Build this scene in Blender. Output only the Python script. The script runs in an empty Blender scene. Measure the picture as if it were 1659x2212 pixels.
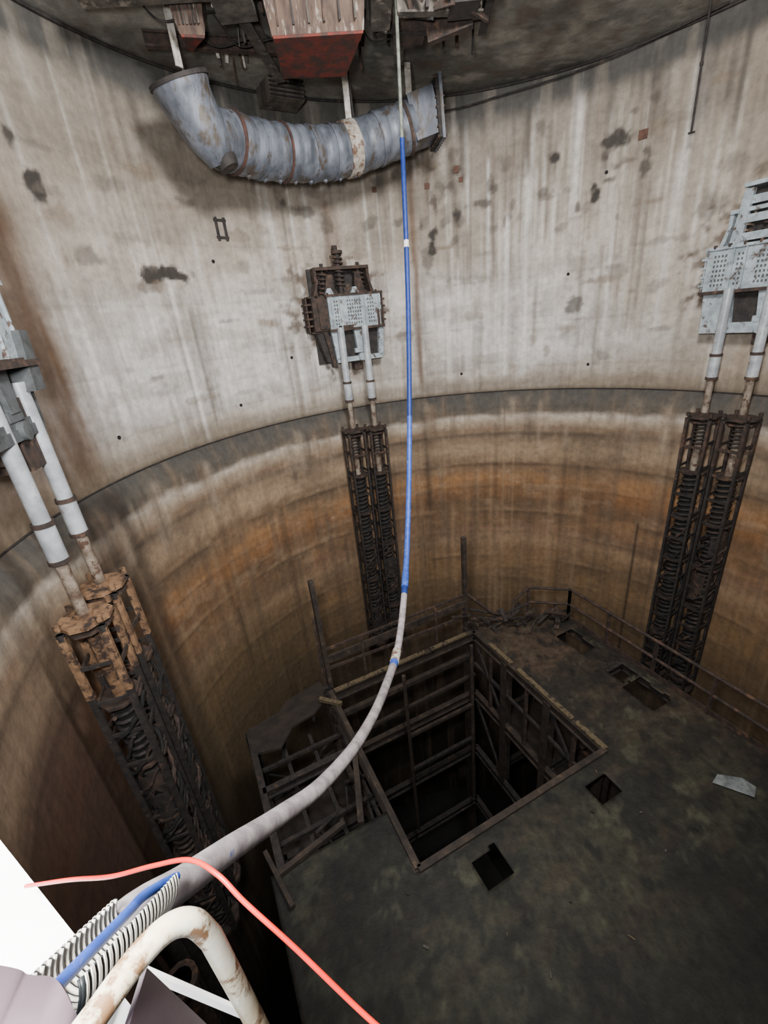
import bpy, math, random
import numpy as np
from mathutils import Vector, Matrix
random.seed(7); rng=np.random.default_rng(7)
CX,CY=2.274,7.259
RU,RL=8.0,7.8
H=5.383; HL=-2.594
def lin(c):
    return tuple(((x/255)/12.92 if x/255<=0.04045 else ((x/255+0.055)/1.055)**2.4) for x in c)
def linA(a):
    a=np.asarray(a,float)/255
    return np.where(a<=0.04045,a/12.92,((a+0.055)/1.055)**2.4)
# ---------------------------------------------------------------- materials
def mat(name,c1,c2=None,scale=3,rough=.7,metal=0,c3=None,t3=.62,scale3=1.5,bump=.3,dist=1.0,stretch=(1,1,1)):
    m=bpy.data.materials.new(name); m.use_nodes=True; nt=m.node_tree; N=nt.nodes; Lk=nt.links
    b=N['Principled BSDF']; b.inputs['Roughness'].default_value=rough; b.inputs['Metallic'].default_value=metal
    g=N.new('ShaderNodeNewGeometry')
    mp=N.new('ShaderNodeMapping'); mp.inputs['Scale'].default_value=stretch; Lk.new(g.outputs['Position'],mp.inputs['Vector'])
    n=N.new('ShaderNodeTexNoise'); n.inputs['Scale'].default_value=scale; n.inputs['Detail'].default_value=7; n.inputs['Roughness'].default_value=.65
    Lk.new(mp.outputs[0],n.inputs['Vector'])
    r=N.new('ShaderNodeValToRGB'); r.color_ramp.elements[0].position=.38; r.color_ramp.elements[1].position=.62
    c2=c2 or tuple(x*.6 for x in c1)
    r.color_ramp.elements[0].color=(*lin(c2),1); r.color_ramp.elements[1].color=(*lin(c1),1)
    Lk.new(n.outputs['Fac'],r.inputs['Fac'])
    out=r.outputs['Color']
    if c3:
        n3=N.new('ShaderNodeTexNoise'); n3.inputs['Scale'].default_value=scale3; n3.inputs['Detail'].default_value=9; n3.inputs['Roughness'].default_value=.7
        Lk.new(mp.outputs[0],n3.inputs['Vector'])
        r3=N.new('ShaderNodeValToRGB'); r3.color_ramp.elements[0].position=t3-.05; r3.color_ramp.elements[1].position=t3+.03
        r3.color_ramp.elements[0].color=(0,0,0,1); r3.color_ramp.elements[1].color=(1,1,1,1)
        Lk.new(n3.outputs['Fac'],r3.inputs['Fac'])
        mx=N.new('ShaderNodeMixRGB'); Lk.new(r3.outputs['Color'],mx.inputs['Fac']); Lk.new(out,mx.inputs['Color1']); mx.inputs['Color2'].default_value=(*lin(c3),1)
        out=mx.outputs['Color']
    Lk.new(out,b.inputs['Base Color'])
    if bump:
        bp=N.new('ShaderNodeBump'); bp.inputs['Strength'].default_value=bump; bp.inputs['Distance'].default_value=.02*dist
        Lk.new(n.outputs['Fac'],bp.inputs['Height']); Lk.new(bp.outputs['Normal'],b.inputs['Normal'])
    return m
def attrmat(name,rough=.85,nscale=6,lo=.75,hi=1.18,bump=.4):
    m=bpy.data.materials.new(name); m.use_nodes=True; nt=m.node_tree; N=nt.nodes; Lk=nt.links
    b=N['Principled BSDF']; b.inputs['Roughness'].default_value=rough
    a=N.new('ShaderNodeAttribute'); a.attribute_name='Col'
    g=N.new('ShaderNodeNewGeometry')
    n=N.new('ShaderNodeTexNoise'); n.inputs['Scale'].default_value=nscale; n.inputs['Detail'].default_value=8; n.inputs['Roughness'].default_value=.7
    Lk.new(g.outputs['Position'],n.inputs['Vector'])
    mr=N.new('ShaderNodeMapRange'); mr.inputs['From Min'].default_value=.3; mr.inputs['From Max'].default_value=.7
    mr.inputs['To Min'].default_value=lo; mr.inputs['To Max'].default_value=hi; Lk.new(n.outputs['Fac'],mr.inputs['Value'])
    mp=N.new('ShaderNodeMapping'); mp.inputs['Scale'].default_value=(9,9,.35); Lk.new(g.outputs['Position'],mp.inputs['Vector'])
    n2=N.new('ShaderNodeTexNoise'); n2.inputs['Scale'].default_value=1; n2.inputs['Detail'].default_value=5; Lk.new(mp.outputs[0],n2.inputs['Vector'])
    mr2=N.new('ShaderNodeMapRange'); mr2.inputs['From Min'].default_value=.3; mr2.inputs['From Max'].default_value=.7
    mr2.inputs['To Min'].default_value=.88; mr2.inputs['To Max'].default_value=1.1; Lk.new(n2.outputs['Fac'],mr2.inputs['Value'])
    mu=N.new('ShaderNodeMath'); mu.operation='MULTIPLY'; Lk.new(mr.outputs[0],mu.inputs[0]); Lk.new(mr2.outputs[0],mu.inputs[1])
    vm=N.new('ShaderNodeVectorMath'); vm.operation='SCALE'; Lk.new(a.outputs['Color'],vm.inputs[0]); Lk.new(mu.outputs[0],vm.inputs['Scale'])
    Lk.new(vm.outputs[0],b.inputs['Base Color'])
    bp=N.new('ShaderNodeBump'); bp.inputs['Strength'].default_value=bump; bp.inputs['Distance'].default_value=.03
    Lk.new(n.outputs['Fac'],bp.inputs['Height']); Lk.new(bp.outputs['Normal'],b.inputs['Normal'])
    return m
M=dict(
 rust=mat('rust_dark',(70,54,46),(38,32,29),6,.85,0,(94,70,54),.62,3),
 rusto=mat('rust_orange',(142,110,80),(92,68,50),5,.85,0,(52,40,34),.55,6),
 rustb=mat('rust_black',(50,44,41),(27,25,25),7,.8,0,(80,62,50),.64,4),
 grey=mat('paint_grey',(168,178,184),(132,142,148),4,.55,0,(80,62,52),.6,6,.15),
 greyd=mat('perforation_dark',(84,88,90),(60,62,62),4,.8),
 pipe=mat('pipe_white_grey',(184,188,192),(146,150,156),3,.4,.1,(110,82,62),.66,5,.1),
 pipel=mat('pipe_beige',(150,138,124),(98,84,72),5,.6,0,(80,60,48),.58,6,.2),
 duct=mat('duct_galvanised',(112,117,127),(72,76,84),3,.5,.2,(76,68,60),.58,2.6,.3,stretch=(1,1,.4)),
 ductw=mat('bandage_white',(172,166,156),(126,116,104),5,.8,0,(92,66,50),.56,7),
 band=mat('band_rust',(78,50,42),(52,38,34),6,.85),
 deckb=mat('deck_brown',(48,39,33),(29,25,22),3,.8,0,(66,55,44),.68,5,.5),
 steel=mat('steel_brown',(60,50,42),(37,31,28),4,.8,0,(84,70,56),.64,4),
 steelt=mat('steel_tan',(118,104,77),(76,65,49),5,.8,0,(48,41,35),.55,5),
 black=mat('black_matte',(22,21,20),(12,12,12),3,.9),  # plain near-black; strut cores and the shaft slab use it as painted shade
 red=mat('red_primer',(112,42,30),(80,34,26),3,.8,0,(62,40,34),.53,4),
 dirty=mat('ceiling_clutter',(92,86,78),(54,50,46),4,.85,0,(130,122,112),.62,3,stretch=(1,1,.3)),
 hop=mat('junction_box_side',(92,74,62),(60,46,40),4,.85,0,(140,130,118),.6,5,stretch=(2,2,.3)),
 white=mat('white_drip',(205,202,196),(150,142,130),5,.8,0,(110,94,80),.62,6),
 hoseb=mat('hose_blue',(18,46,118),(14,36,92),14,.55,0,None,bump=.05),
 hosel=mat('hose_light_blue',(54,86,170),(38,66,146),10,.5,0,(120,130,172),.64,12,bump=.05),
 hosew=mat('hose_whitegrey',(160,152,152),(118,110,112),9,.5,0,(88,94,144),.68,9,bump=.05),
 hoseg=mat('hose_grey_green',(112,116,106),(80,84,76),9,.6),
 cord=mat('orange_cord',(190,24,2),(164,18,2),8,.4,bump=0),
 corr=mat('corrugated_white',(214,210,198),(190,184,168),8,.4,bump=0),
 corrd=mat('corrugated_dark',(40,44,46),(26,30,32),8,.5,bump=0),
 rail=mat('handrail_white',(208,202,182),(176,160,130),6,.45,0,(112,84,58),.56,18,.1),
 plate=mat('landing_white',(240,240,238),(225,225,222),3,.5,bump=.05),
 sheet=mat('grey_violet_sheet',(98,84,90),(78,66,72),3,.5,bump=.05),
 paper=mat('tarp_grey',(122,128,128),(82,88,90),6,.6),
 nut=mat('rust_square',(96,66,54),(72,50,42),7,.85),
)
# ---------------------------------------------------------------- mesh builder
class MB:
    def __init__(s): s.v=[];s.f=[];s.m=[];s.s=[];s.mats=[]
    def mi(s,k):
        if k not in s.mats: s.mats.append(k)
        return s.mats.index(k)
    def add(s,vs,fs,k,sm=False):
        o=len(s.v); s.v+= [tuple(map(float,v)) for v in vs]; i=s.mi(k)
        for f in fs: s.f.append([a+o for a in f]); s.m.append(i); s.s.append(sm)
    def hexa(s,p,k): # 8 points bottom4 top4
        s.add(p,[(3,2,1,0),(4,5,6,7),(0,1,5,4),(1,2,6,5),(2,3,7,6),(3,0,4,7)],k)
    def beam(s,a,b,w,h,k,up=(0,0,1)):
        a=Vector(a);b=Vector(b);d=(b-a).normalized();u=Vector(up)
        if abs(d.dot(u))>.98: u=Vector((1,0,0))
        x=d.cross(u).normalized();y=x.cross(d).normalized()
        q=[]
        for c in (a,b):
            q+=[c+x*sx*w/2+y*sy*h/2 for sx,sy in((-1,-1),(1,-1),(1,1),(-1,1))]
        s.hexa(q,k)
    def ibeam(s,a,b,w,h,k,t=.03,up=(0,0,1)):
        a=Vector(a);b=Vector(b);u=Vector(up);d=(b-a).normalized()
        if abs(d.dot(u))>.98: u=Vector((1,0,0))
        x=d.cross(u).normalized();y=x.cross(d).normalized()
        s.beam(a+y*(h/2),b+y*(h/2),w,t,k,up);s.beam(a-y*(h/2),b-y*(h/2),w,t,k,up);s.beam(a,b,t,h,k,up)
    def tube(s,path,r,k,n=12,cap=True,sm=True):
        P=[Vector(p) for p in path]; m=len(P)
        R=r if hasattr(r,'__len__') else [r]*m
        T=[]
        for i in range(m):
            d=(P[min(i+1,m-1)]-P[max(i-1,0)]); T.append(d.normalized() if d.length>1e-9 else (T[-1] if T else Vector((0,0,1))))
        u=Vector((0,0,1)) if abs(T[0].z)<.9 else Vector((1,0,0))
        x=T[0].cross(u).normalized()
        vs=[]
        for i in range(m):
            x=(x-T[i]*x.dot(T[i])).normalized(); y=T[i].cross(x)
            for j in range(n):
                a=2*math.pi*j/n
                vs.append(P[i]+(x*math.cos(a)+y*math.sin(a))*R[i])
        fs=[(i*n+j,i*n+(j+1)%n,(i+1)*n+(j+1)%n,(i+1)*n+j) for i in range(m-1) for j in range(n)]
        s.add(vs,fs,k,sm)
        if cap: s.add(vs[:n],[tuple(range(n))[::-1]],k); s.add(vs[-n:],[tuple(range(n))],k)
    def cyl(s,a,b,r,k,n=14): s.tube([a,b],r,k,n)
    def build(s,name,parent=None):
        me=bpy.data.meshes.new(name); me.from_pydata(s.v,[],s.f)
        for k in s.mats: me.materials.append(M[k])
        me.polygons.foreach_set('material_index',s.m); me.polygons.foreach_set('use_smooth',s.s); me.update()
        o=bpy.data.objects.new(name,me); bpy.context.collection.objects.link(o)
        if parent: o.parent=parent
        return o
def empty(name):
    e=bpy.data.objects.new(name,None); e.empty_display_size=.2; bpy.context.collection.objects.link(e); return e
def catmull(pts,sub=8):
    P=[Vector(p) for p in pts]; P=[P[0]*2-P[1]]+P+[P[-1]*2-P[-2]]; o=[]
    for i in range(1,len(P)-2):
        for j in range(sub):
            t=j/sub;a,b,c,d=P[i-1:i+3]
            o.append(.5*((2*b)+(c-a)*t+(2*a-5*b+4*c-d)*t*t+(3*b-a-3*c+d)*t**3))
    o.append(P[-2]); return o
def pol(a,R,z):
    a=math.radians(a); return Vector((CX+R*math.sin(a),CY+R*math.cos(a),z))
def loc(a0,R):
    a=math.radians(a0); O=Vector((CX+R*math.sin(a),CY+R*math.cos(a),0));T=Vector((math.cos(a),-math.sin(a),0));N=Vector((-math.sin(a),-math.cos(a),0))
    return lambda t,n,z: O+T*t+N*n+Vector((0,0,z))
# ---------------------------------------------------------------- noise
def vn(A,B,sa,sb,seed):
    r=np.random.default_rng(seed); g=r.random((128,128))
    x=A/sa; y=B/sb; xi=np.floor(x).astype(int); yi=np.floor(y).astype(int); fx=x-xi; fy=y-yi
    fx=fx*fx*(3-2*fx); fy=fy*fy*(3-2*fy)
    G=lambda i,j:g[i%128,j%128]
    return (G(xi,yi)*(1-fx)+G(xi+1,yi)*fx)*(1-fy)+(G(xi,yi+1)*(1-fx)+G(xi+1,yi+1)*fx)*fy
def fb(A,B,sa,sb,seed,o=4):
    s=0;w=1;t=0
    for i in range(o): s=s+w*vn(A,B,sa/2**i,sb/2**i,seed+i*13); t+=w; w*=.6
    return s/t
def sst(x,a,b):
    t=np.clip((x-a)/(b-a),0,1); return t*t*(3-2*t)
def mixc(C,c,m): return C*(1-m[...,None])+linA(c)*m[...,None]
def gridmesh(name,X,Y,Z,C,material,wrap=True,drop=None):
    nz,na=X.shape
    v=np.stack([X,Y,Z],-1).reshape(-1,3)
    i=np.arange(nz-1)[:,None]; j=np.arange(na if wrap else na-1)[None,:]; j2=(j+1)%na
    f=np.stack([i*na+j,i*na+j2,(i+1)*na+j2,(i+1)*na+j],-1)
    f=f[~drop] if drop is not None else f.reshape(-1,4)
    me=bpy.data.meshes.new(name); me.from_pydata(v.tolist(),[],f.tolist())
    ca=me.color_attributes.new('Col','FLOAT_COLOR','POINT')
    c=np.concatenate([C.reshape(-1,3),np.ones((v.shape[0],1))],1).astype('f'); ca.data.foreach_set('color',c.ravel())
    me.materials.append(material); me.polygons.foreach_set('use_smooth',[True]*len(f)); me.update()
    o=bpy.data.objects.new(name,me); bpy.context.collection.objects.link(o); return o
# ---------------------------------------------------------------- upper wall
na,nz=1160,176
a=np.linspace(-180,180,na,endpoint=False); z=np.linspace(HL,H,nz)
A,Z=np.meshgrid(a,z); U=np.radians(A)*8
n1=fb(U,Z,3,2.2,1); n2=fb(U,Z,.9,.8,2); n3=fb(U,Z,.35,2.5,3); n4=fb(U,Z,1.6,.5,4)
C=np.zeros(A.shape+(3,))+linA((186,177,166))
C=mixc(C,(156,145,131),sst(n1,.42,.62)*.8)
C=mixc(C,(210,207,204),sst(-Z,-2.0,.3)*sst(Z,-2.3,-1.2)*.8*sst(n1+.15*n2,.28,.58)*(1-.5*sst(A,15,60)))
C=mixc(C,(116,106,93),sst(Z,.9,4.0)*.72)  # tan-grey toward the top, darkened further to offset lamp light up there
C=mixc(C,(134,125,113),sst(n2,.5,.68)*.4)
C=mixc(C,(124,115,104),sst(n3,.52,.72)*.4)
C=mixc(C,(146,138,127),sst(n4,.54,.64)*.4)
for zj in (3.3,2.05,.75,-.55,-1.85):
    C=mixc(C,(126,117,106),np.exp(-((Z-zj-.02*n1)/.035)**2)*.4*sst(n2,.3,.6))
    C=C*(1-.08*(sst(Z,zj,zj+.02)*sst(-Z,-zj-.5,-zj-.2))[...,None])
C=mixc(C,(140,126,107),sst(A,20,70)*.45)
C=mixc(C,(116,96,76),sst(-A,76,96)*.65)
def streak(a0,w,zt,zb,col,st,fade=.4):
    global C
    wob=(vn(Z,Z*0,.6,1,int(abs(a0*10))+5)-.5)*.15
    m=np.exp(-(((A-a0)*.1396-wob*w*2)/w)**2)*sst(-Z,-zt-.01,-zt+fade)*sst(Z,zb,zb+fade*1.5)*(.6+.4*vn(U,Z,.1,.4,int(abs(a0*7))))
    C=mixc(C,col,np.clip(m*st,0,1))
for i in range(200):
    a0=rng.uniform(-110,85); 
    if rng.random()<.5: zt=H
    else: zt=rng.uniform(-1,4.8)
    L_=rng.uniform(.8,4.5); w=rng.uniform(.02,.1)
    col=[(210,205,198),(112,99,86),(88,79,69),(216,212,206)][rng.integers(4)]
    streak(a0,w,zt,max(zt-L_,HL-.3),col,rng.uniform(.2,.6))
for i in range(90):
    a0=rng.uniform(0,56); zt=rng.uniform(2.5,4.9); streak(a0,rng.uniform(.02,.06),zt,zt-rng.uniform(1,4),[(206,200,190),(98,87,76)][i%2],rng.uniform(.3,.6))
for a0,w,zt,zb,c,s in [(-3.9,.1,4.3,-2.6,(98,70,50),.9),(-6.2,.16,4.5,3,(60,52,46),.6),(-4.5,.22,4.8,2.5,(86,75,66),.7),(-.4,.1,4.2,2.2,(80,66,54),.6),(16,.07,2.6,-2.4,(220,216,210),.9),(20,.1,3.5,-2.4,(220,216,210),.8),(12,.04,4,-1,(216,212,206),.7),
    (-81.5,.38,2.6,-3.4,(80,56,36),1),(-85,.6,3.2,-3.4,(92,72,52),.85),(-83,.3,2.9,-3.4,(66,46,32),.7),(-22.5,.12,3.4,1.2,(84,60,44),.85),(-21,.2,3.2,1.5,(110,88,70),.6),(-20.2,.1,-1,-1.9,(84,56,40),.8),(-31.5,.04,3.2,.5,(70,60,52),.6),(4.3,.1,4.4,3,(70,62,54),.7),(5.5,.05,3.6,1,(90,78,66),.6),(34,.06,3.6,2.6,(80,70,60),.6),(62,.5,3.2,1.6,(110,92,76),.5),(62,.8,-.9,-2.6,(150,130,108),.5)]:
    streak(a0,w,zt,zb,c,s)
for i in range(60): streak(rng.uniform(-60,60),rng.uniform(.03,.14),H,rng.uniform(2.6,4.6),(78,72,66),rng.uniform(.4,.8))
def blob(a0,z0,wa,wz,col,st,seed=0):
    global C
    d=np.sqrt((((A-a0)*.1396)/wa)**2+((Z-z0)/wz)**2)+ (fb(U,Z,.25,.25,90+seed)-.5)*1.9
    C=mixc(C,col,sst(-d,-1.05,-.5)*st)
B=[(-56.6,1.4,.85,.2,1),(-61,1.15,.4,.16,.5),(-69.9,1.65,.5,.22,.5),(.2,1.9,.17,.4,1),(-74.4,2.68,.18,.3,1),(-75.6,3.3,.15,.2,.9),(32.5,2.49,.14,.26,1),(40.7,2.9,.18,.42,.75),(34.4,3.68,.5,.2,.95),(30.2,-.16,.28,.27,.7),(5.8,2.54,.2,.24,1),(5.6,3.64,.17,.22,.8),(9.7,2.82,.38,.16,.7),(37.2,3.11,.3,.1,.5),(-31,3.1,.1,.12,.7),(-22.5,2.66,.2,.4,.5),(24.8,3.57,.14,.1,1),(-50,2.9,.25,.15,.5),(-11,3.6,.3,.15,.5),(-27,2.9,.4,.14,.6),(-13,2.6,.3,.22,.5),(37,-1.6,.25,.12,.4),(52,1.7,.4,.25,.4),(1,2.9,.15,.37,.8),(-2,2.4,.1,.2,.6),(8,.9,.8,.12,.3),(-40,1.0,.6,.1,.35),(45,1.2,.7,.1,.35),(-63,3.0,.5,.15,.35),(-47,-1.5,.5,.08,.3),(-1,1.5,.2,.5,.5),(3,3.3,.4,.25,.5),(36,3.75,.3,.12,.8),(13,3.1,.2,.15,.6)]
for i,(a0,z0,wa,wz,st) in enumerate(B): blob(a0,z0,wa,wz,(54,49,45),st,i)
for i in range(80): blob(rng.uniform(-75,75),rng.uniform(-1.5,4.2),rng.uniform(.06,.6),rng.uniform(.05,.2),[(96,88,80),(110,92,74)][i%2],rng.uniform(.2,.6),300+i)
for i in range(40): blob(rng.uniform(-8,42),rng.uniform(1.8,4.4),rng.uniform(.04,.2),rng.uniform(.05,.2),(66,58,52),rng.uniform(.3,.75),500+i)
for a0 in (-21.4,62.2,-102.5):
    blob(a0-1,.35,1.5,1.55,(84,70,58),.85,int(a0)+200)
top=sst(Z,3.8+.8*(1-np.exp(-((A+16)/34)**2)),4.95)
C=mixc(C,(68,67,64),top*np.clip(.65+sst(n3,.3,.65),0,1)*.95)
C=mixc(C,(70,62,52),sst(-Z,2.42,2.6)*.9)
C=mixc(C,(108,95,78),sst(-Z+.3*n2,2.1,2.5)*.6)
C=mixc(C,(110,90,70),sst(-A,86,110)*.5)
drop=(np.abs(((A+162.6+180)%360)-180)<17)&(Z>-1.36)&(Z<1.7); drop=drop[:-1]
C=C*(.93+.14*fb(U,Z,.12,.12,50)[...,None])
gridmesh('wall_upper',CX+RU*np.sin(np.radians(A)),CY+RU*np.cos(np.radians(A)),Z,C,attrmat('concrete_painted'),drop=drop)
# ---------------------------------------------------------------- lower wall (with weathered ledge)
na=760; zb=-23.
z=np.concatenate([[HL,HL-.02],np.linspace(HL-.06,HL-.5,9),np.linspace(HL-.55,-13,190),np.linspace(-13.1,zb,60)])
a=np.linspace(-180,180,na,endpoint=False); A,Z=np.meshgrid(a,z); U=np.radians(A)*8
Rr=np.where(Z>HL-.5, 8.0-.2*np.clip((HL-Z)/.45,0,1)**.7,7.8)
n1=fb(U,Z,2.5,.9,21); n2=fb(U,Z,.8,.35,22); n3=fb(U,Z,.25,3,23)
Zw=Z+(n1-.5)*.3+(n2-.5)*.2
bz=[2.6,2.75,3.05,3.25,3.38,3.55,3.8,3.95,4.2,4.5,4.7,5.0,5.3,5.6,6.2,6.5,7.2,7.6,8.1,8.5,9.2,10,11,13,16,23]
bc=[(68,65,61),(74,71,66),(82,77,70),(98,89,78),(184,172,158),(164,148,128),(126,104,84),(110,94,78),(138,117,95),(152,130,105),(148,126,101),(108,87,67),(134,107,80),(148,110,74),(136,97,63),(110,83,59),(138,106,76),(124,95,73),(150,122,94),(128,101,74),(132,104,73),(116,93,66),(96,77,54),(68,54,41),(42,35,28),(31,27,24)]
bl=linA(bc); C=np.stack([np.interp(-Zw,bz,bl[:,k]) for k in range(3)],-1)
C=mixc(C,(124,106,86),sst(n3,.5,.75)*.35)
C=mixc(C,(82,69,54),sst(n1,.5,.66)*.4*sst(-Z,3.6,4))
C=mixc(C,(170,147,121),sst(n2,.58,.72)*.25*sst(-Z,3.4,3.6)*sst(Z,-9,-7))
nj=fb(U,Z*0+3,2.2,1,77)
for k_,(zj,am) in enumerate(((3.95,.8),(5.05,1),(5.9,.5),(6.9,.9),(7.75,.4),(8.85,.9),(9.8,.4),(10.9,.6))):
    av=am*sst(fb(U,Z*0+k_*5,1.6,1,80+k_),.3,.6)
    C=mixc(C,(66,52,40),np.exp(-((Z+.12*n1+zj)/.05)**2)*.45*av)
    C=mixc(C,(168,142,112),np.exp(-((Z+.12*n1+zj-.12)/.07)**2)*.2*av)
    C=C*(1-.2*(sst(-Z,zj,zj+.05)*sst(Z,-zj-.6,-zj-.1)*av)[...,None])
def line(a0,w,zt,zb_,st,col=(40,30,24)):
    global C
    C=mixc(C,col,np.exp(-(((A-a0)*.1361)/w)**2)*sst(-Z,-zt,-zt+.3)*sst(Z,zb_,zb_+.5)*st)
for a0,w,zt,zb_,st in [(48.8,.04,-6.6,-12.5,.8),(-6.2,.05,-6.8,-12,.85),(-62.2,.05,-7.2,-10,.8),(-4,.12,-3,-7,.5),(-81.5,.42,-2.5,-16,.85),(-86,.4,-2.5,-16,.7),(-13,.04,-4,-8,.4),(14,.05,-3.4,-9,.3),(31,.05,-4,-11,.35)]: line(a0,w,zt,zb_,st)  # the two wide bars at left paint the strut's shadow into the wall
for i in range(110):
    line(rng.uniform(-110,90),rng.uniform(.03,.14),-rng.uniform(3.2,8),-rng.uniform(8,13),rng.uniform(.15,.45),[(70,57,45),(154,128,100),(98,80,64)][rng.integers(3)])
for i in range(120):
    line(rng.uniform(-110,90),rng.uniform(.03,.2),-rng.uniform(2.6,3.3),-rng.uniform(3.5,4.8),rng.uniform(.2,.6),[(104,86,68),(172,154,134),(74,66,58)][rng.integers(3)])
C=mixc(C,(66,44,38),sst(-A,86,110)*sst(-Z,3.2,6)*.85)
C=mixc(C,(84,72,50),sst(-A,30,60)*sst(-Z,6,9)*sst(A,-95,-80)*.5)
C=C*(.92+.16*fb(U,Z,.15,.15,51)[...,None])
gridmesh('wall_lower',CX+Rr*np.sin(np.radians(A)),CY+Rr*np.cos(np.radians(A)),Z,C,attrmat('concrete_stained',lo=.7,hi=1.2))
def disc(name,z,R,colf,material,n=90,m=60):
    rr=np.linspace(0.0001,R,m); th=np.linspace(0,2*np.pi,n*3,endpoint=False); T,Rg=np.meshgrid(th,rr)
    X=CX+Rg*np.sin(T);Y=CY+Rg*np.cos(T); return gridmesh(name,X,Y,np.full_like(X,z),colf(X,Y),material)
def ceilcol(X,Y):
    C=np.zeros(X.shape+(3,))+linA((122,120,113)); n=fb(X+50,Y+50,1.2,1.2,61); n2=fb(X+50,Y+50,.4,.4,62)
    C=mixc(C,(80,79,75),sst(n,.4,.6)*.8); C=mixc(C,(164,158,148),sst(n2,.58,.7)*.5); C=mixc(C,(86,64,52),sst(-n2,-.42,-.3)*.5); return C
disc('ceiling',H,8.05,ceilcol,attrmat('ceiling_concrete',bump=.6))
disc('floor',zb+.01,7.85,lambda X,Y:np.zeros(X.shape+(3,))+linA((24,23,22)),attrmat('sump_floor'))
mb=MB()
mb.tube([pol(t,7.95,H-.05) for t in range(-180,181,3)],.03,'rustb',6,cap=False); mb.build('trim_ceiling')
mb=MB(); mb.tube([pol(t,7.985,HL+.01) for t in range(-180,181,2)],.018,'rustb',6,cap=False); mb.build('trim_ledge')
# ---------------------------------------------------------------- small wall fixtures
def plates():
    mb=MB()
    for a0,z0,w in [(39.7,3.58,.2),(-11.6,3.40,.13),(-.5,3.39,.14),(5.6,3.7,.16),(6.5,3.45,.12)]:
        f=loc(a0,8.0)
        mb.hexa([f(x,n,z0+y) for y in(-w/2,w/2) for x,n in((-w/2,.0),(w/2,.0),(w/2,.03),(-w/2,.03))],'nut')
    f=loc(-44.5,8)
    for x in(-.11,.11): mb.beam(f(x,.03,2.18),f(x,.03,2.68),.04,.06,'rustb')
    for y in(2.25,2.62): mb.beam(f(-.16,.03,y),f(.16,.03,y),.04,.05,'rustb')
    for a0,z0 in [(-47.4,1.72),(-74.9,-1.76),(-48.3,-1.82),(-34.6,-.78),(5.8,-1.92),(34,-1.86),(28.6,.7),(34.2,2.98)]:
        f=loc(a0,8); mb.cyl(f(0,-.0,z0),f(0,.02,z0),.042,'black',10)
    mb.build('wall_anchor_plates')
plates()
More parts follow.
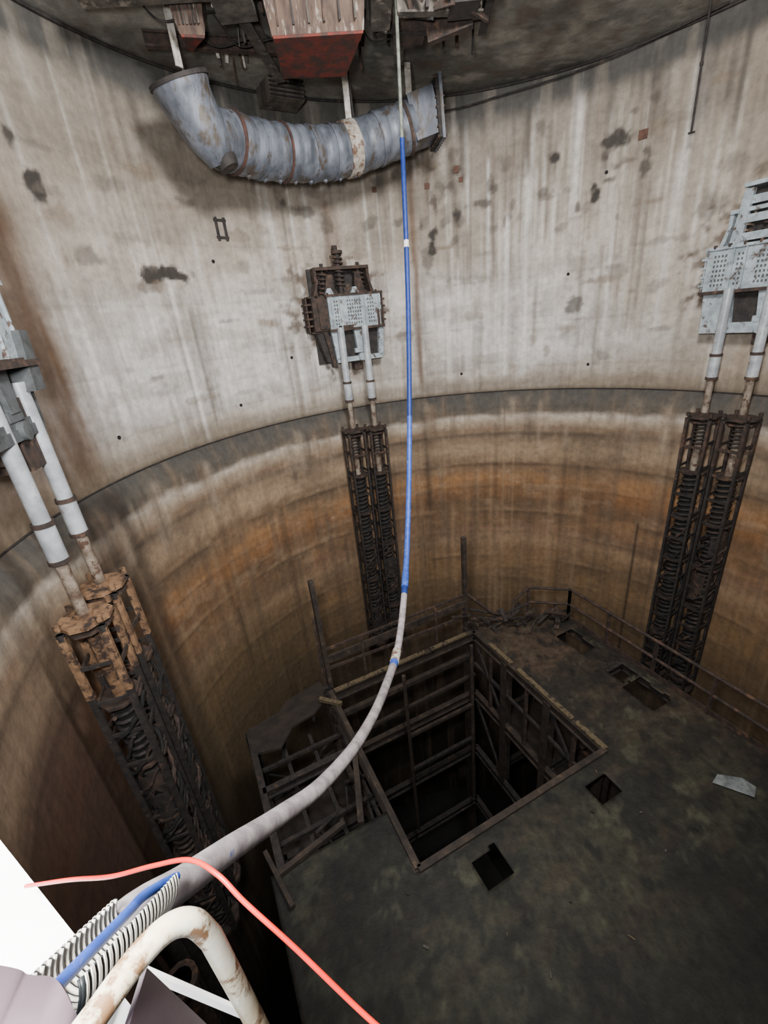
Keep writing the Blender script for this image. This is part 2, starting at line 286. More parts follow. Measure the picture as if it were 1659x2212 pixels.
# ---------------------------------------------------------------- brackets + struts
def bracket(a0,rusty,name='shock_bracket',zo=0.,no=0.):
    e=empty(name); f0=loc(a0,8.0); f=lambda t,n,z:f0(t,n+no,z+zo)
    side='rust' if rusty else 'grey'
    lowk='greyd' if no else 'grey'
    mb=MB()
    def bx(t0,t1,n0,n1,z0,z1,k,tt=None):
        a_,b_=(t0,t1) if tt is None else tt
        mb.hexa([f(t0,n0,z0),f(t1,n0,z0),f(t1,n1,z0),f(t0,n1,z0),f(a_,n0,z1),f(b_,n0,z1),f(b_,n1,z1),f(a_,n1,z1)],k)
    bx(-.95,.95,-no,.12,-1.1,1.5,'rustb')
    if no: bx(-.6,.6,-no,.1,-.9,1.4,'rustb')
    bx(-1.05,1.05,.05,.58,-.15,.74,'rust')
    for i,zz in enumerate(np.linspace(-.18,.76,6)):
        w=1.25-(.12 if i in(0,5) else 0)
        bx(-w,w,.08,.5,zz-.025,zz+.025,side)
    for t in(-1.18,-.85,.85,1.18): bx(t-.02,t+.02,.08,.46,-.18,.76,side)
    t0=-.6 if rusty else -1.05
    bx(t0,1.05,.58,.66,-.14,.74,'grey')
    bx(t0-.05,1.1,.56,.72,.73,.79,'grey' if not rusty else 'rust'); bx(t0-.05,1.1,.56,.72,-.2,-.13,'rust')
    if not no:
      for g0,nx in((-.02,6),(.62,3),(-.42,2)):
        for i in range(nx):
            for j in range(7):
                x=g0+i*.075; y=-.03+j*.1; bx(x,x+.035,.655,.665,y,y+.05,'greyd')
      if not rusty:
        for i in range(4):
            for j in range(7):
                x=-.9+i*.075; y=-.03+j*.1; bx(x,x+.035,.655,.665,y,y+.05,'greyd')
    for x in (-.5,-.25,.52,.98): bx(x-.015,x+.015,.66,.7,-.14,.74,'grey')
    bx(-.82,.82,.1,.5,1.42,1.5,'rust' if rusty else 'grey')
    bx(-.95,-.85,.1,.5,.74,1.2,side,(-.8,-.74)); bx(.85,.95,.1,.5,.74,1.2,side,(.74,.8))
    bx(-.84,-.76,.1,.45,1.15,1.5,side);bx(.76,.84,.1,.45,1.15,1.5,side)
    for t in(-.55,.55):
        pts=[f(t+.15*math.cos(q),.32+.15*math.sin(q),.8+.6*q/(2*math.pi*5)) for q in np.linspace(0,2*math.pi*5,80)]
        mb.tube(pts,.03,'rust' if rusty else 'pipel',6)
        mb.cyl(f(t,.32,.78),f(t,.32,1.6),.05,'rustb',8)
    pts=[f(-.05+.12*math.cos(q),.35+.12*math.sin(q),1.0+.8*q/(2*math.pi*7)) for q in np.linspace(0,2*math.pi*7,100)]
    mb.tube(pts,.028,'rust',6); mb.cyl(f(-.05,.35,.76),f(-.05,.35,1.85),.07,'rustb',10)
    mb.cyl(f(-.05,.35,1.82),f(-.05,.35,1.9),.16,'rust',8)
    mb.cyl(f(-.05,.2,1.9),f(-.05,.2,2.05),.08,'rust',8)
    for t in(-.5,.28):
        bx(t-.13,t+.13,.5,.62,.79,.95,'grey',(t-.05,t+.05))
    if rusty:
        bx(-.62,-.3,.5,.56,.8,1.3,'rust',(-.5,-.34)); bx(.3,.62,.5,.56,.8,1.3,'rust',(.34,.5)); bx(-.9,-.62,.58,.64,-.1,.6,'rust')
        bx(.9,1.06,.665,.69,-.14,.3,'rust'); bx(-.35,.1,.66,.675,-.14,-.05,'rust')
    if not rusty:
        bx(-.72,-.5,.42,.52,.8,1.85,'grey',(-.6,-.42)); bx(.5,.72,.42,.52,.8,1.85,'grey',(.42,.6))
        for q in(.85,1.2,1.55): bx(-.6,.6,.42,.5,q,q+.16,'grey')
        bx(-.6,.6,.1,.6,1.88,1.96,'grey'); bx(-.7,.7,.12,.3,.8,1.88,'rustb',(-.55,.55))
    bx(-.75,.85,.08,.45,-1.05,-.2,'rustb',(-1.0,1.05))
    for t_a,t_b,w in((-.42,-.5,.18),(.95,1.02,.16)):
        bx(t_a-w/2,t_a+w/2,.48,.6,-1.0,-.2,lowk,(t_b-w/2,t_b+w/2))
    bx(.18,.42,.48,.62,-.75,-.2,lowk,(.12,.48)); bx(.1,.5,.48,.6,-.85,-.72,lowk)
    bx(-.5,1.0,.46,.6,-1.08,-.94,lowk)
    if not rusty:
        bx(-1.0,-.55,.46,.56,-.95,-.2,lowk,(-1.05,-.5)); bx(-1.0,1.0,.46,.58,-1.08,-.85,lowk)
    bx(-.62,-.52,.3,.55,-1.2,-.2,'rust',(-.8,-.7))
    mb.cyl(f(.3,.5,-.98),f(.3,.66,-.98),.12,lowk,12)
    for x in(-.9,-.6,-.3,0,.3,.6,.9):
        mb.cyl(f(x,.7,.76),f(x,.7,.83),.035,'rust',6)
    bx(.1,.35,.1,.4,-1.35,-1.05,'rust')
    if no:
        bx(.75,1.1,-.2,.75,-.55,.2,'greyd',(.95,1.2)); bx(.3,.95,-.1,.55,-1.5,-.6,'rust',(.2,1.05))
        bx(-1.1,1.2,.0,.78,-.24,-.16,'rust')
    mb.build('yoke_and_housing',e)
    return e
def strut(a0,R,ztop,name='spring_suspension_strut',zt0=-.1,orange=False,zend=-11.7):
    e=empty(name); f=loc(a0,R); mb=MB(); cg='rusto' if orange else 'rust'
    mb.cyl(f(0,0,ztop+1.55),f(0,0,zt0),.105,'pipe',18)
    mb.cyl(f(0,0,ztop+.95),f(0,0,ztop+1.55),.12,'pipe',18)
    for q in(.95,1.5): mb.cyl(f(0,0,ztop+q),f(0,0,ztop+q+.06),.135,'rust',18)
    mb.cyl(f(0,0,ztop),f(0,0,ztop+.95),.078,'pipel',14)
    mb.cyl(f(0,0,ztop-2.0),f(0,0,ztop),.085,'pipel' if not orange else 'rusto',14)
    mb.cyl(f(0,0,ztop+.05),f(0,0,ztop+.12),.12,cg,10)
    mb.build('telescoping_rod',e)
    mb=MB()
    def plate(zz,r,h,k):
        vs=[f(r*sx,r*sy,zz+hh) for hh in(0,h) for sx,sy in((-1,-.35),(-.35,-1),(.35,-1),(1,-.35),(1,.35),(.35,1),(-.35,1),(-1,.35))]
        mb.add(vs,[tuple(range(8))[::-1],tuple(range(8,16))]+[(i,(i+1)%8,8+(i+1)%8,8+i) for i in range(8)],k)
    plate(ztop,.34,.06,cg)
    plate(ztop-.12,.3,.04,'rust')
    for sx in(-1,1):
        for sy in(-1,1):
            c=(.26*sx,.26*sy)
            mb.beam(f(*c,zend),f(*c,ztop),.09,.06,'rustb',up=f(1,0,0)-f(0,0,0))
            mb.beam(f(*c,ztop-1.2),f(*c,ztop-.05),.1,.07,cg,up=f(1,0,0)-f(0,0,0))
            mb.cyl(f(*c,ztop+.06),f(*c,ztop+.15),.045,cg,6); mb.cyl(f(*c,ztop-.1),f(*c,ztop),.055,'rustb',6)
    zs=[ztop-1.5]
    while zs[-1]>zend+1.2: zs.append(zs[-1]-1.35)
    for q in zs: plate(q,.31,.05,'rust')
    for q in np.arange(ztop-.75,zend,-.68):
        for sy in(-1,1): mb.beam(f(-.28,.27*sy,q),f(.28,.27*sy,q),.03,.07,'rustb' if q<ztop-1.6 else 'rust')
        for sx in(-1,1): mb.beam(f(.27*sx,-.28,q+.1),f(.27*sx,.28,q+.1),.03,.06,'rustb')
    plate(zend,.36,.1,'rust')
    mb.build('cage_frame',e)
    mb=MB()
    rnd=random.Random(int(a0*10))
    for i,q in enumerate(zs):
        zb_=q-1.3
        if zb_<zend: zb_=zend
        turns=max(3,(q-zb_)/.15); r=.19
        pts=[f(r*math.cos(w),r*math.sin(w),q-(q-zb_)*w/(2*math.pi*turns)) for w in np.linspace(0,2*math.pi*turns,int(turns*14))]
        mb.tube(pts,.036,'rustb' if rnd.random()<.5 else 'steel',6)
        mb.cyl(f(0,0,zb_),f(0,0,q),.165,'black',12)  # black core added inside the coils to paint the cage interior dark
    pts=[f(.13*math.cos(w),.13*math.sin(w),ztop-.15-.6*w/(2*math.pi*6)) for w in np.linspace(0,2*math.pi*6,80)]
    if not orange: mb.tube(pts,.028,'rustb',6)
    for i in range(34 if orange else 16):
        zz=rnd.uniform(zend+.5,ztop-(1.5 if orange else 2.4)); a1=rnd.uniform(0,6.28); l=rnd.uniform(.8,2.6); r=rnd.uniform(.24,.31)
        pts=[f(r*math.cos(a1+w),r*math.sin(a1+w),zz-.55*w/l+.03*math.sin(7*w)) for w in np.linspace(0,l+1,14)]
        mb.tube(pts,[rnd.uniform(.015,.05) for _ in pts],['rustb','black','rust'][i%3],6)
    for i in range(12 if orange else 4):
        zz=rnd.uniform(zend+1,ztop-2.2); a1=rnd.uniform(0,6.28); hh=rnd.uniform(.4,1.0); r=.3
        n_=8; ws=np.linspace(0,rnd.uniform(.8,1.6),n_)
        vs=[f(r*math.cos(a1+w),r*math.sin(a1+w),zz+rnd.uniform(-.06,.06)) for w in ws]+[f(r*math.cos(a1+w),r*math.sin(a1+w),zz-hh+rnd.uniform(-.15,.15)) for w in ws]
        mb.add(vs,[(j,j+1,n_+j+1,n_+j) for j in range(n_-1)],'rustb' if i%2 else 'rust')
    mb.build('coil_springs',e)
bracket(-21.6,True); bracket(62.4,False,zo=.0); bracket(-106.0,False,zo=.12,no=.5)
strut(-24.2,7.3,-3.2); strut(-18.2,7.3,-3.25)
strut(59.0,7.3,-3.1); strut(65.6,7.3,-3.05)
strut(-106.0,7.0,-3.55,zt0=-.3,orange=True); strut(-99.4,7.0,-3.5,zt0=-.3,orange=True)
# ---------------------------------------------------------------- duct
def duct():
    e=empty('ventilation_duct')
    mb=MB()
    ctl=[(-48.5,3.65),(-42,3.62),(-36,3.63),(-30,3.66),(-24,3.74),(-20,3.82),(-14,4.0),(-7.5,4.2),(-4,4.32),(.6,4.52)]
    P=[];R=[]
    aa=[c[0] for c in ctl]; zz=[c[1] for c in ctl]
    A_=np.linspace(-48.5,-6.5,120)
    for q in A_:
        P.append(pol(q,6.3,np.interp(q,aa,zz))); R.append(.525+.01*math.sin(q*2.3)+.004*math.sin(q*7))
    mb.tube(P,R,'duct',28)
    P0=pol(-7.4,6.3,4.2);P1=pol(-.6,6.3,4.42); d=(P1-P0); d.z*=.2; d.normalize()
    mb.tube([pol(-8,6.3,4.18),pol(-5.5,6.3,4.27)],[.53,.5],'duct',28)
    mb.beam(pol(-6.2,6.3,4.27),P1,.85,.9,'duct')
    mb.beam(P1-d*.03,P1+d*.05,1.0,1.15,'rustb'); mb.beam(P1+d*.05,P1+d*.12,1.03,1.2,'duct')
    x=d.cross(Vector((0,0,1))).normalized();y=x.cross(d)
    for i in range(7):
        for s_ in(-1,1):
            for v_ in (x*(.48*s_)+y*(-.54+.18*i),y*(.56*s_)+x*(-.45+.15*i)): mb.cyl(P1+v_-d*.06,P1+v_+d*.16,.022,'rust',6)
    for q,k,w in [(-47.5,'band',.04),(-36.3,'band',.025),(-42,'duct',.02),(-30,'duct',.02),(-25,'duct',.02),(-20.5,'ductw',.15),(-14,'duct',.02),(-7.3,'rust',.04)]:
        c=pol(q,6.3,np.interp(q,aa,zz)); c2=pol(q+.5,6.3,np.interp(q+.5,aa,zz)); t=(c2-c).normalized()
        mb.tube([c-t*w,c+t*w],.556 if k!='duct' else .548,k,28)
    for q in np.arange(-45,-18,3.6):
        c=pol(q,6.3,np.interp(q,aa,zz)); mb.tube([pol(q-.7,6.3,c.z-.47),pol(q,6.28,c.z-.53),pol(q+.7,6.3,c.z-.47)],[.03,.07,.02],'duct',8)
    el=[pol(-57.0,6.2,4.32),pol(-56.2,6.2,4.1),pol(-54.6,6.15,3.75),pol(-53,6.1,3.42),pol(-51.9,6.1,3.18)]
    mb.tube(catmull(el,8),list(np.interp(np.linspace(0,1,33),[0,.1,.6,1],[.53,.52,.43,.26])),'duct',28)
    mb.tube([pol(-52.8,6.1,3.52),pol(-50.5,6.2,3.58),pol(-48.3,6.3,3.65)],[.42,.5,.53],'duct',28)
    mb.tube([pol(-51.9,6.0,3.22),pol(-51.5,5.95,3.06)],[.25,.19],'rustb',14)
    mb.tube([pol(-57.15,6.2,4.36),pol(-56.95,6.2,4.3)],.56,'rustb',28)
    mb.build('duct_body',e)
    mb=MB()
    for q,zt in((-56.3,4.6),(-20.3,4.36),(-6.2,4.75)):
        mb.beam(pol(q,6.2,zt-.05),pol(q,6.2,H),.14,.03,'white',up=(math.sin(math.radians(q)),math.cos(math.radians(q)),0))
        mb.beam(pol(q+1.5,6.3,zt-.05),pol(q+1.2,6.3,H),.04,.04,'rustb')
    mb.build('hanger_straps',e)
duct()
# ---------------------------------------------------------------- ceiling equipment
def hopper(x0,x1,y0,y1,zb_,k,name):
    mb=MB(); t=.12
    mb.hexa([(x0,y0,zb_),(x1,y0+.1,zb_),(x1-.35,y1,zb_),(x0-.05,y1-.15,zb_),(x0-t,y0-t,H),(x1+t,y0-t,H),(x1,y1+t,H),(x0-t,y1+t,H)],'hop')
    mb.hexa([(x0+.02,y0+.02,zb_-.03),(x1-.02,y0+.12,zb_-.03),(x1-.37,y1-.02,zb_-.03),(x0-.03,y1-.17,zb_-.03),(x0,y0,zb_+.01),(x1,y0+.1,zb_+.01),(x1-.35,y1,zb_+.01),(x0-.05,y1-.15,zb_+.01)],k)
    for i in range(6):
        x=x0+(x1-x0)*(i+.5)/6
        mb.beam((x,y0-.02,zb_+.1),(x,y0-.1,H),.035,.03,['rust','rustb','dirty'][i%3])
    mb.build(name)
hopper(-1.05,.5,9.95,11.45,4.5,'red','ceiling_junction_box')
hopper(-2.65,-2.25,10.3,10.8,4.8,'red','ceiling_junction_box')
mb=MB()
rr=random.Random(3)
for (p,q,w,h,k) in [((1.0,8.6,5.1),(1.3,12.4,5.1),.2,.3,'dirty'),((1.1,10.2,4.85),(2.6,10.4,4.85),.16,.25,'dirty'),((1.7,10.9,4.75),(2.5,10.7,4.85),.14,.3,'rust'),((-1.8,8.8,5.15),(-1.3,12.8,5.15),.2,.25,'dirty'),((2.6,8.5,5.1),(2.9,11.6,5.1),.15,.3,'rustb'),((-4,9.8,5.2),(5,10.4,5.2),.25,.3,'dirty'),((-3.6,11.3,5.25),(-1.2,12,5.25),.12,.2,'rust'),((.8,10.9,4.9),(1.9,11.2,4.9),.08,.1,'rustb')]:
    mb.ibeam(p,q,w,h,k)
for i in range(70):
    x=rr.uniform(-2.6,3.2);y=rr.uniform(9.3,12.6);l=rr.uniform(.1,.45)
    mb.beam((x,y,H),(x+rr.uniform(-.05,.05),y+rr.uniform(-.05,.05),H-l),rr.uniform(.02,.08),rr.uniform(.02,.06),rr.choice(['white','dirty','rust','rustb','dirty']))
for i in range(16):
    x=rr.uniform(.9,2.8);y=rr.uniform(9.6,11.2);
    mb.beam((x,y,rr.uniform(4.7,5.0)),(x+rr.uniform(-.5,.5),y+rr.uniform(-.4,.4),rr.uniform(4.7,5.1)),.05,.1,rr.choice(['rust','dirty','rustb','rust']))
for x0,x1,y0,y1,z0,k in [(-1.95,-1.3,9.6,10.5,4.95,'dirty'),(.65,1.0,9.7,10.7,4.75,'dirty'),(1.2,1.7,10.9,11.5,4.85,'rust'),(2.0,2.5,10.0,10.5,4.7,'rustb'),(-.6,-.1,11.8,12.4,5.0,'rustb')]:
    mb.hexa([(x0,y0,z0),(x1,y0,z0),(x1,y1,z0),(x0,y1,z0),(x0,y0,H),(x1,y0,H),(x1,y1,H),(x0,y1,H)],k)
for i in range(12):
    x=rr.uniform(-4,4);y=rr.uniform(9.5,11.5); mb.tube(catmull([(x,y,H-.02),(x+.3,y+.4,H-.3),(x+.9,y+.5,H-.2),(x+1.3,y+.9,H-.02)],6),.016,'rustb',6)
mb.build('ceiling_steelwork')
mb=MB()
mb.hexa([pol(q,r,zz) for zz in(5.0,5.38) for q,r in((-33,7.2),(-26,7.2),(-26,7.9),(-33,7.9))],'dirty')
for i in range(5): mb.beam(pol(-33,7.15,5.02+.08*i),pol(-26,7.15,5.02+.08*i),.03,.03,'rustb')
mb.build('louvre_vent')
mb=MB(); mb.cyl((7.72,12.05,3.15),(7.72,12.05,H),.022,'rustb',8); mb.cyl((7.66,12.05,3.15),(7.80,12.05,3.17),.02,'rustb',8); mb.cyl((7.72,12.05,4.3),(7.72,12.05,4.36),.035,'rustb',8); mb.build('hanging_conduit')
mb=MB(); mb.tube(catmull([pol(-7,7.85,4.95),pol(5,7.85,5.0),pol(15,7.85,5.12),pol(28,7.85,5.2),pol(40,7.85,5.3),pol(50,7.85,5.36)],8),.02,'rustb',6); mb.build('wall_cable')
# ---------------------------------------------------------------- hose, cord, conduit, rail
hp=[(1.12,10.35,H),(1.08,10.2,4.4),(1.03,10.02,2.98),(.98,9.70,2.21),(.91,9.30,1.05),(.81,8.76,-.12),(.63,7.81,-1.63),(.46,6.97,-2.72),(.26,5.91,-3.55),(.03,4.51,-3.80),(-.19,3.48,-3.59),(-.38,2.59,-3.16),(-.56,1.87,-2.66),(-.68,1.40,-2.21),(-.72,1.04,-1.80),(-.72,.77,-1.48),(-.72,.60,-1.27),(-.725,.46,-1.18),(-.735,.30,-1.17)]
hc=catmull(hp,10)
e=empty('water_hose')
def seg(i0,i1,k,nm,r=.05):
    mb=MB(); mb.tube(hc[i0:i1+1],r,k,16); mb.build(nm,e)
seg(0,20,'hoseg','hose_upper',.032); seg(20,38,'hoseb','hose_blue_top',.044); seg(38,39,'white','hose_tape'); seg(39,60,'hoseb','hose_blue',.045); seg(60,82,'hosel','hose_light',.045); seg(82,84,'hoseb','hose_mark',.046); seg(84,93,'hosew','hose_pale',.046); seg(93,95,'hosel','hose_mark_low',.048); seg(95,180,'hosew','hose_end',.047)
mb=MB(); mb.tube(hc[92:93]+hc[94:95],.056,'ductw',16); mb.tube(hc[81:82]+hc[83:84],.053,'hosel',16); mb.build('hose_coupling',e)
D=lambda d,s:(d[0]*s,d[1]*s,d[2]*s)
cordp=[D((-.90,.60,-1.10),1.25*.85),D((-.806,.606,-1.104),1.1*.85),D((-.71,.605,-1.106),1.0*.85),D((-.612,.611,-1.093),.95*.85),D((-.526,.613,-1.089),.92*.85),D((-.466,.597,-1.126),.88*.85),D((-.409,.568,-1.19),.86*.85),D((-.304,.521,-1.298),.84*.85),D((-.141,.444,-1.472),.82*.85),D((-.0,.39,-1.6),.8*.85)]
mb=MB(); mb.tube(catmull(cordp,8),.0042,'cord',10); mb.build('extension_cord')
def corr():
    mb=MB()
    A0=Vector((-.595,.355,-.925)); B0=Vector((-.655,.618,-1.205))
    dn=(B0-A0).normalized(); Lt=(B0-A0).length
    x=dn.cross(Vector((0,0,1))).normalized(); y=x.cross(dn)
    R0_=.058; st=.0035; s_a=-.06; n=int((Lt-s_a)/st); m=20
    rows=[];ks=[]
    for i in range(n+1):
        s=s_a+st*i; w=(s/.02)%1; top_=.2<w<.85; r=R0_+(.0045 if top_ else -.002); ks.append(top_)
        rows.append([A0+dn*s+(x*math.cos(p)-y*math.sin(p))*r for p in np.linspace(-.1*math.pi,1.1*math.pi,m)])
    for i in range(n):
        vs=rows[i]+rows[i+1]
        fs=[(j,j+1,m+j+1,m+j) for j in range(m-1) if i<n-int(14*(j/m))]
        mb.add(vs,fs,'corr' if ks[i] else 'corrd',True)
    o=mb.build('corrugated_conduit'); so=o.modifiers.new('t','SOLIDIFY'); so.thickness=.003; so.offset=1
    mb=MB(); c=[A0+dn*s+y*.004 for s in(-.25,-.05,.1,.25,.36)]+[Vector((-.655,.70,-1.31))]
    mb.tube(catmull(c,8),.011,'hosel',10); mb.build('blue_cable')
corr()
mb=MB()
c=[(-.48,-.12,-.62),(-.42,.10,-.64),(-.372,.22,-.66),(-.348,.275,-.668),(-.328,.308,-.682),(-.311,.324,-.712),(-.304,.331,-.77),(-.30,.335,-1.2)]
mb.tube(catmull(c[:7],8)+[Vector(c[7])],.0155,'rail',18)
mb.beam((-.42,.315,-.775),(-.31,.335,-1.03),.006,.014,'plate')
mb.beam((-.42,.315,-.775),(-.45,.10,-.68),.006,.014,'plate')
mb.beam((-.36,.26,-.72),(-.34,.30,-1.2),.05,.006,'sheet')
mb.cyl((-.455,.06,-.66),(-.455,.06,-1.2),.014,'rail',12)
mb.build('pipe_handrail')
mb=MB()
pts=[D((-1.3,.56,-1.2),.56),D((-.985,.532,-1.273),.56),D((-.924,.521,-1.298),.56),D((-.86,.515,-1.31),.56),D((-.835,.50,-1.345),.54),D((-.824,.473,-1.408),.52),D((-.83,.42,-1.55),.50)]
pc=catmull(pts,6); vs=[];n=len(pc)
for p in pc: vs+=[p,p+Vector((.02,-.20,.0)),]
mb.add(vs,[(2*i,2*i+2,2*i+3,2*i+1) for i in range(n-1)],'sheet',True)
o=mb.build('bent_sheet_guard'); so=o.modifiers.new('t','SOLIDIFY'); so.thickness=.006
mb=MB()
mb.hexa([(-1.75,1.18,-1.34),(-.45,.32,-1.34),(-.1,-.15,-1.34),(-2.1,.85,-1.34),(-1.75,1.18,-1.24),(-.45,.32,-1.24),(-.1,-.15,-1.24),(-2.1,.85,-1.24)],'plate')
mb.build('landing_platform')
# ---------------------------------------------------------------- platform (crib)
OA=Vector((-.04,4.51,0)); UU=Vector((.916,.40,0)).normalized(); VV=Vector((-.40,.916,0)).normalized()
def L(u,v,z): return OA+UU*u+VV*v+Vector((0,0,z))
ZD=-9.0
crib=empty('steel_platform')
def deck():
    st=.07; us=np.arange(-2.4,7.55,st); vs_=np.arange(-4.4,5.4,st)
    Ug,Vg=np.meshgrid(us,vs_)
    j=(fb(Ug+20,Vg+20,.5,.5,71)-.5)*.5
    c=lambda u0,u1,v0,v1,jj=0:(Ug+j*jj>u0)&(Ug+j*jj<u1)&(Vg+j*jj>v0)&(Vg+j*jj<v1)
    X=OA.x+UU.x*Ug+VV.x*Vg; Y=OA.y+UU.y*Ug+VV.y*Vg
    ok=np.hypot(X-CX,Y-CY)<7.45
    ok&=~((Ug>-.05)&(Ug<4.72)&(Vg>-.05)&(Vg<4.72))
    ok&=~((Ug<0)&(Vg+j*.4>1.15))
    ok&=~((Ug>4.6)&(Vg+j*1.2>5.1-(Ug-4.7)*.5))
    ok&=~((Ug>0)&(Ug<4.7)&(Vg>4.7))
    for u0,u1,v0,v1 in [(3.7,4.2,-.8,-.35),(.85,1.4,-.85,-.35),(6.55,7.1,2.3,3.2),(6.6,7.15,1.05,1.6),(6.45,7.1,.1,.95)]:
        ok&=~c(u0,u1,v0,v1,.4)
    Zg=ZD+(fb(Ug+9,Vg+9,.8,.8,72)-.5)*.03
    n=fb(Ug+30,Vg+30,1.5,1.5,73); n2=fb(Ug+30,Vg+30,.35,.35,74); n5=fb(Ug+30,Vg+30,.7,.25,75)
    C=np.zeros(Ug.shape+(3,))+linA((50,49,38))
    C=mixc(C,(68,55,43),sst(Vg*.6+Ug*.5+n*2,3.0,5.2))
    C=mixc(C,(29,28,24),sst(n,.42,.6)*.85)
    C=mixc(C,(78,78,62),sst(n2,.63,.7)*.5)
    C=mixc(C,(58,48,37),sst(n5,.58,.68)*.5)
    C=mixc(C,(20,19,18),sst(-n2,-.42,-.32)*.8)
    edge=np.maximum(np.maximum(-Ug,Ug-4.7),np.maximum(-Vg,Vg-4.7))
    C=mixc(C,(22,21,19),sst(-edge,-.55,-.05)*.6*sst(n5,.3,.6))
    C=mixc(C,(16,16,15),sst(-Vg,1.4,3.4)*.7)  # light falloff painted into the near side of the deck
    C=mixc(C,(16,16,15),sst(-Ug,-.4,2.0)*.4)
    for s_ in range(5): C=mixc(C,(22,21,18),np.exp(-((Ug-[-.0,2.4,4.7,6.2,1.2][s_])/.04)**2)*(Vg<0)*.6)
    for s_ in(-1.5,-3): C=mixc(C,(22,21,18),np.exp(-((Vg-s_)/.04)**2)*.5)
    d=~ok[:-1,:-1]
    o=gridmesh('deck_plate',X,Y,Zg,C,attrmat('deck_plate_dirty_shaded',.7,5,.35,1.6,.8),wrap=False,drop=d)
    bm_=o.modifiers.new('s','SOLIDIFY'); bm_.thickness=.05; bm_.offset=-1; o.parent=crib
deck()
mb=MB()
W=4.7
cols=[(0,0),(W,0),(0,W+.3),(W,W+.3)]
for u,v in cols: mb.ibeam(L(u,v,-22.9),L(u,v,ZD-.05),.22,.25,'steel',up=tuple(UU))
for u,v in [(W,1.6),(W,3.2)]: mb.ibeam(L(u,v,-14),L(u,v,ZD-.05),.22,.22,'steel',up=tuple(UU))
for u,v in [(-2.2,1.1),(-2.2,4.6),(7.3,3.7),(7.3,-2.5),(-1.9,-3)]: mb.ibeam(L(u,v,-22.9),L(u,v,ZD-.05),.2,.2,'rustb',up=tuple(UU))
for zz,k in((ZD-.15,'steel'),(-11.6,'steel'),(-14.2,'rustb'),(-17,'rustb')):
    for a_,b_ in(((0,0),(W,0)),((W,0),(W,W)),((W,W),(0,W)),((0,W),(0,0))):
        mb.ibeam(L(*a_,zz),L(*b_,zz),.16,.26,k)
    for a_,b_ in(((-2.2,1.1),(-2.2,4.6)),((-2.2,4.6),(0,5.0)),((-2.2,1.1),(0,1.1)),((-2.2,2.9),(0,2.9)),((W,3.7),(7.3,3.7)),((7.3,3.7),(7.3,-2.5)),((W,0),(7.3,0)),((W,1.6),(7.3,1.6))):
        mb.ibeam(L(*a_,zz),L(*b_,zz),.14,.22,'rustb')
def angle(a_,b_,z0,k='steelt'):
    mb.beam(L(*a_,z0),L(*b_,z0),.12,.05,k)
angle((0.1,W-.05),(2.9,W-.05),ZD+.06); angle((3.1,W-.05),(W-.3,W-.05),ZD+.06)
angle((W,3.95),(W,3.0),ZD+.05);angle((W,2.75),(W,.9),ZD+.05);angle((W,.8),(W,.0),ZD+.05)
angle((0,W),(0,.02),ZD+.04,'steel');angle((0,0),(W,0),ZD+.04,'steel')
mb.beam(L(W,W+.45,ZD-.3),L(W,W+.45,ZD+3.05),.13,.12,'steel',up=tuple(UU)); mb.beam(L(.1,W+.35,ZD-.3),L(.12,W+.45,ZD+3.25),.16,.12,'steel',up=tuple(UU))
mb.beam(L(-.05,W+.32,ZD-.3),L(0,W+.42,ZD+2.2),.06,.06,'rust')
mb.beam(L(0,W+.4,ZD+.75),L(W,W+.45,ZD+.75),.08,.22,'steel'); mb.beam(L(0,W+.4,ZD+.45),L(W,W+.4,ZD+.3),.05,.08,'rust')
mb.beam(L(0,W+.4,ZD+1.1),L(W,W+.45,ZD+1.05),.06,.07,'rust')
for u in(1.2,2.4,3.6): mb.beam(L(u,W+.4,ZD-.2),L(u,W+.4,ZD+1.05),.06,.06,'rust')
mb.beam(L(-.35,W-.15,ZD+.1),L(.1,W-.6,ZD+.1),.1,.1,'steelt')
def br(a_,b_,k='rust',w=.09): mb.beam(L(*a_),L(*b_),w,w,k)
for z0,z1 in((ZD-.3,-11.5),(-11.7,-14.1)):
    br((W,0,z1),(W,1.6,z0),'rustb',.07);br((W,3.2,z1),(W,W,z0),'rustb',.07)
    br((0,W,z0),(0,W/2,z1),'rustb'); br((0,W/2,z1),(0,0,z0),'rustb')
for v in(.8,2.4,3.9): br((W,v,-11.5),(W,v,ZD-.1),'rust',.09)
br((0,W+.2,ZD-1.15),(W,W+.2,ZD-1.1),'steel',.14); br((.3,W,-10.9),(W,W,-10.75),'steel',.1)
br((W,0,-10.3),(W,W,-10.3),'rustb',.09); br((0,0,-10.3),(0,W,-10.3),'rustb',.09)
for u in (2.0,4.3): br((u,4.3,-16),(u,4.3,ZD-.1),'steel',.1)
br((2.0,4.3,-11.5),(4.3,4.3,-11.5),'steel',.1); br((2.0,4.3,-13),(4.3,4.3,-13),'rustb',.1)
br((-2.3,1.1,ZD+.1),(-.9,1.35,ZD+.1),'steel',.1);br((-2.4,1.6,ZD+.1),(-2.15,.5,ZD+.12),'steel',.08);br((-.6,1.2,ZD+.05),(-.15,2.6,ZD+.05),'steel',.12)
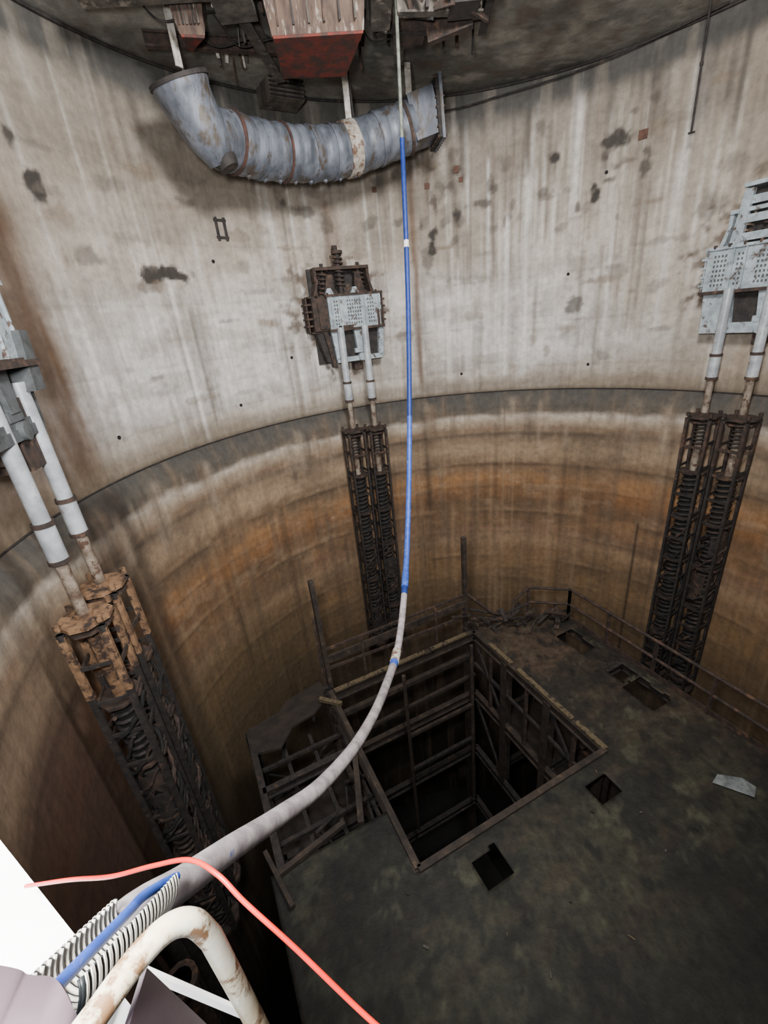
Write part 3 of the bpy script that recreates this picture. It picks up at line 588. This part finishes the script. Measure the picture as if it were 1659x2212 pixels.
# left bay: regular joists + a few bent members
for v in(1.6,2.2,3.5,4.1): br((-2.2,v,-9.9),(0,v,-9.9),'rustb',.09)
for u in(-1.5,-.8): br((u,1.1,-10.1),(u,4.7,-10.1),'rustb',.09)
for i in range(12):
    u=rr.uniform(-2.1,-.1);v=rr.uniform(1.3,4.7);zz=rr.uniform(-11.3,-9.2)
    mb.beam(L(u,v,zz),L(u+rr.uniform(-.8,.8),v+rr.uniform(-.9,.9),zz+rr.uniform(-.5,.4)),rr.uniform(.03,.08),rr.uniform(.03,.08),rr.choice(['rustb','black']))
for i in range(14):
    u=rr.uniform(4.9,7);v=rr.uniform(.2,3.5);zz=rr.uniform(-11.3,-9.4)
    mb.beam(L(u,v,zz),L(u+rr.uniform(-.8,.8),v+rr.uniform(-.9,.9),zz+rr.uniform(-.5,.4)),rr.uniform(.03,.08),rr.uniform(.03,.08),rr.choice(['rust','rustb','black']))
mb.build('crib_framework',crib)
mb=MB()
def slab(u0,u1,v0,v1,z0,k): mb.hexa([L(u,v,zz) for zz in(z0-.06,z0) for u,v in((u0,v0),(u1,v0),(u1,v1),(u0,v1))],k)
slab(-2.2,-.1,1.1,4.6,-11.75,'deckb'); slab(W+.1,7.3,-2.5,3.7,-11.75,'deckb'); slab(-2.2,7.3,-4,-.1,-11.75,'black')
slab(0,W,0,W,-19.5,'black')  # near-black slab puts the darkness of the deep opening into its colour
pts=[(-2.25,4.6),(-2.2,3.9),(-1.6,3.75),(-1.2,4.2),(-.6,4.3),(-.2,4.6),(-.1,5.3),(-.5,5.2),(-1.1,5.1),(-1.5,4.75)]
mb.add([L(u,v,ZD-.02) for u,v in pts]+[L(u,v,ZD-.07) for u,v in pts],[tuple(range(len(pts))),tuple(range(len(pts),2*len(pts)))[::-1]],'deckb')
mb.build('lower_decks',crib)
mb=MB()
for i in range(46):
    u=rr.uniform(4.6,7.2); v=5.1-(u-4.7)*.5+rr.uniform(-.5,.15); zz=ZD+rr.uniform(.02,.45)
    mb.beam(L(u,v,zz),L(u+rr.uniform(-.7,.7),v+rr.uniform(-.3,.3),zz+rr.uniform(-.3,.3)),rr.uniform(.03,.14),rr.uniform(.02,.08),rr.choice(['rust','rustb','steel']))
for i in range(50):
    u=rr.uniform(-2,7.2); v=rr.uniform(-4,4.4)
    if -.1<u<4.8 and -.1<v<4.9: continue
    if u<0 and v>1: continue
    if u>4.7 and v>3.4: continue
    s_=rr.uniform(.02,.06); mb.beam(L(u,v,ZD+.03),L(u+s_,v+rr.uniform(-.1,.1),ZD+.035),s_*.5,.02,rr.choice(['steelt','dirty','deckb']))
mb.build('debris',crib)
mb=MB()
def rl(a_,b_,posts,h=1.1,k='rust'):
    for zz in(h,h*.52): mb.tube([L(*a_,ZD+zz),L(*b_,ZD+zz)],.042,k,8)
    mb.beam(L(*a_,ZD+.08),L(*b_,ZD+.08),.02,.15,k)
    for i in range(posts):
        t=i/(posts-1); u=a_[0]+(b_[0]-a_[0])*t;v=a_[1]+(b_[1]-a_[1])*t; mb.beam(L(u,v,ZD-.2),L(u,v,ZD+h),.07,.07,k)
rl((7.42,3.6),(7.42,-3.2),6); rl((7.42,3.6),(6.5,4.35),2)
mb.tube([L(6.5,4.35,ZD+1.1),L(6.1,4.5,ZD+.7),L(5.9,4.4,ZD+.2),L(5.3,4.6,ZD+.5),L(4.75,5.1,ZD+1.1)],.045,'rust',8)
mb.tube([L(6.5,4.35,ZD+.5),L(5.6,4.5,ZD+.35),L(4.75,5.0,ZD+.6)],.04,'rustb',8)
mb.build('guard_railing',crib)
mb=MB()
mb.add([L(5.85,-1.5,ZD+.03),L(6.2,-2.05,ZD+.05),L(6.45,-1.95,ZD+.04),L(6.35,-1.75,ZD+.12),L(6.1,-1.45,ZD+.04)],[(0,1,3,4),(1,2,3)],'paper')
mb.build('tarp_scrap')
mb=MB()
for q,r,zt,k,w in [(-118,7.3,-8,'rustb',.12),(-124,7.2,-8.6,'rust',.16),(-131,7.3,-8,'rustb',.1),(-113,7.4,-9,'rustb',.2),(-138,7.2,-9.3,'rustb',.14)]:
    mb.cyl(pol(q,r,zt),pol(q,r,-22.9),w,k,12); mb.cyl(pol(q,r,zt-.1),pol(q,r,zt),w*1.5,'rust',12)
mb.build('riser_pipes')
# ---------------------------------------------------------------- lights
def area(name,locn,target,size,power,col=(1,1,1),spot=False):
    ld=bpy.data.lights.new(name,'SPOT' if spot else 'AREA'); ld.energy=power; ld.color=col
    if spot: ld.spot_size=math.radians(size); ld.spot_blend=.6; ld.shadow_soft_size=.12
    else: ld.size=size
    o=bpy.data.objects.new(name,ld); bpy.context.collection.objects.link(o); o.location=locn
    o.rotation_euler=(Vector(target)-Vector(locn)).to_track_quat('-Z','Y').to_euler(); return o
area('upper_fill_light',(2.0,3.0,4.6),(.7,14,.9),1.6,1650,(1,.985,.97))  # unseen fill lamp added above the frame to light the walls evenly
area('entry_daylight',(-.5,.0,.75),(.8,12,-1.2),.7,1050,(1,.99,.98))
area('landing_glare_spot',(-1.35,.35,.2),(-1.25,.55,-1.2),55,600,(1,1,1),True)  # unseen spot added to overexpose the landing, standing in for daylight
area('rim_left',(-1.5,.9,-.1),(-4.2,6,-5),60,160,(1,.96,.92),True)
w=bpy.data.worlds.new('daylight'); w.use_nodes=True; w.node_tree.nodes['Background'].inputs[0].default_value=(.75,.85,1,1); w.node_tree.nodes['Background'].inputs[1].default_value=1.0; bpy.context.scene.world=w
# ---------------------------------------------------------------- camera
cd=bpy.data.cameras.new('camera'); cam=bpy.data.objects.new('camera',cd); bpy.context.collection.objects.link(cam)
cd.sensor_fit='VERTICAL'; cd.sensor_height=24; cd.lens=24*940.15/2212; cd.clip_start=.02; cd.clip_end=200
p,r=.4149,-.1029
F=Vector((0,math.cos(p),-math.sin(p)));R0=Vector((1,0,0));U0=Vector((0,math.sin(p),math.cos(p)))
Rt=R0*math.cos(r)+U0*math.sin(r);Up=U0*math.cos(r)-R0*math.sin(r)
Mx=Matrix((( Rt.x,Up.x,-F.x,0),(Rt.y,Up.y,-F.y,0),(Rt.z,Up.z,-F.z,0),(0,0,0,1)))
cam.matrix_world=Mx
bpy.context.scene.camera=cam
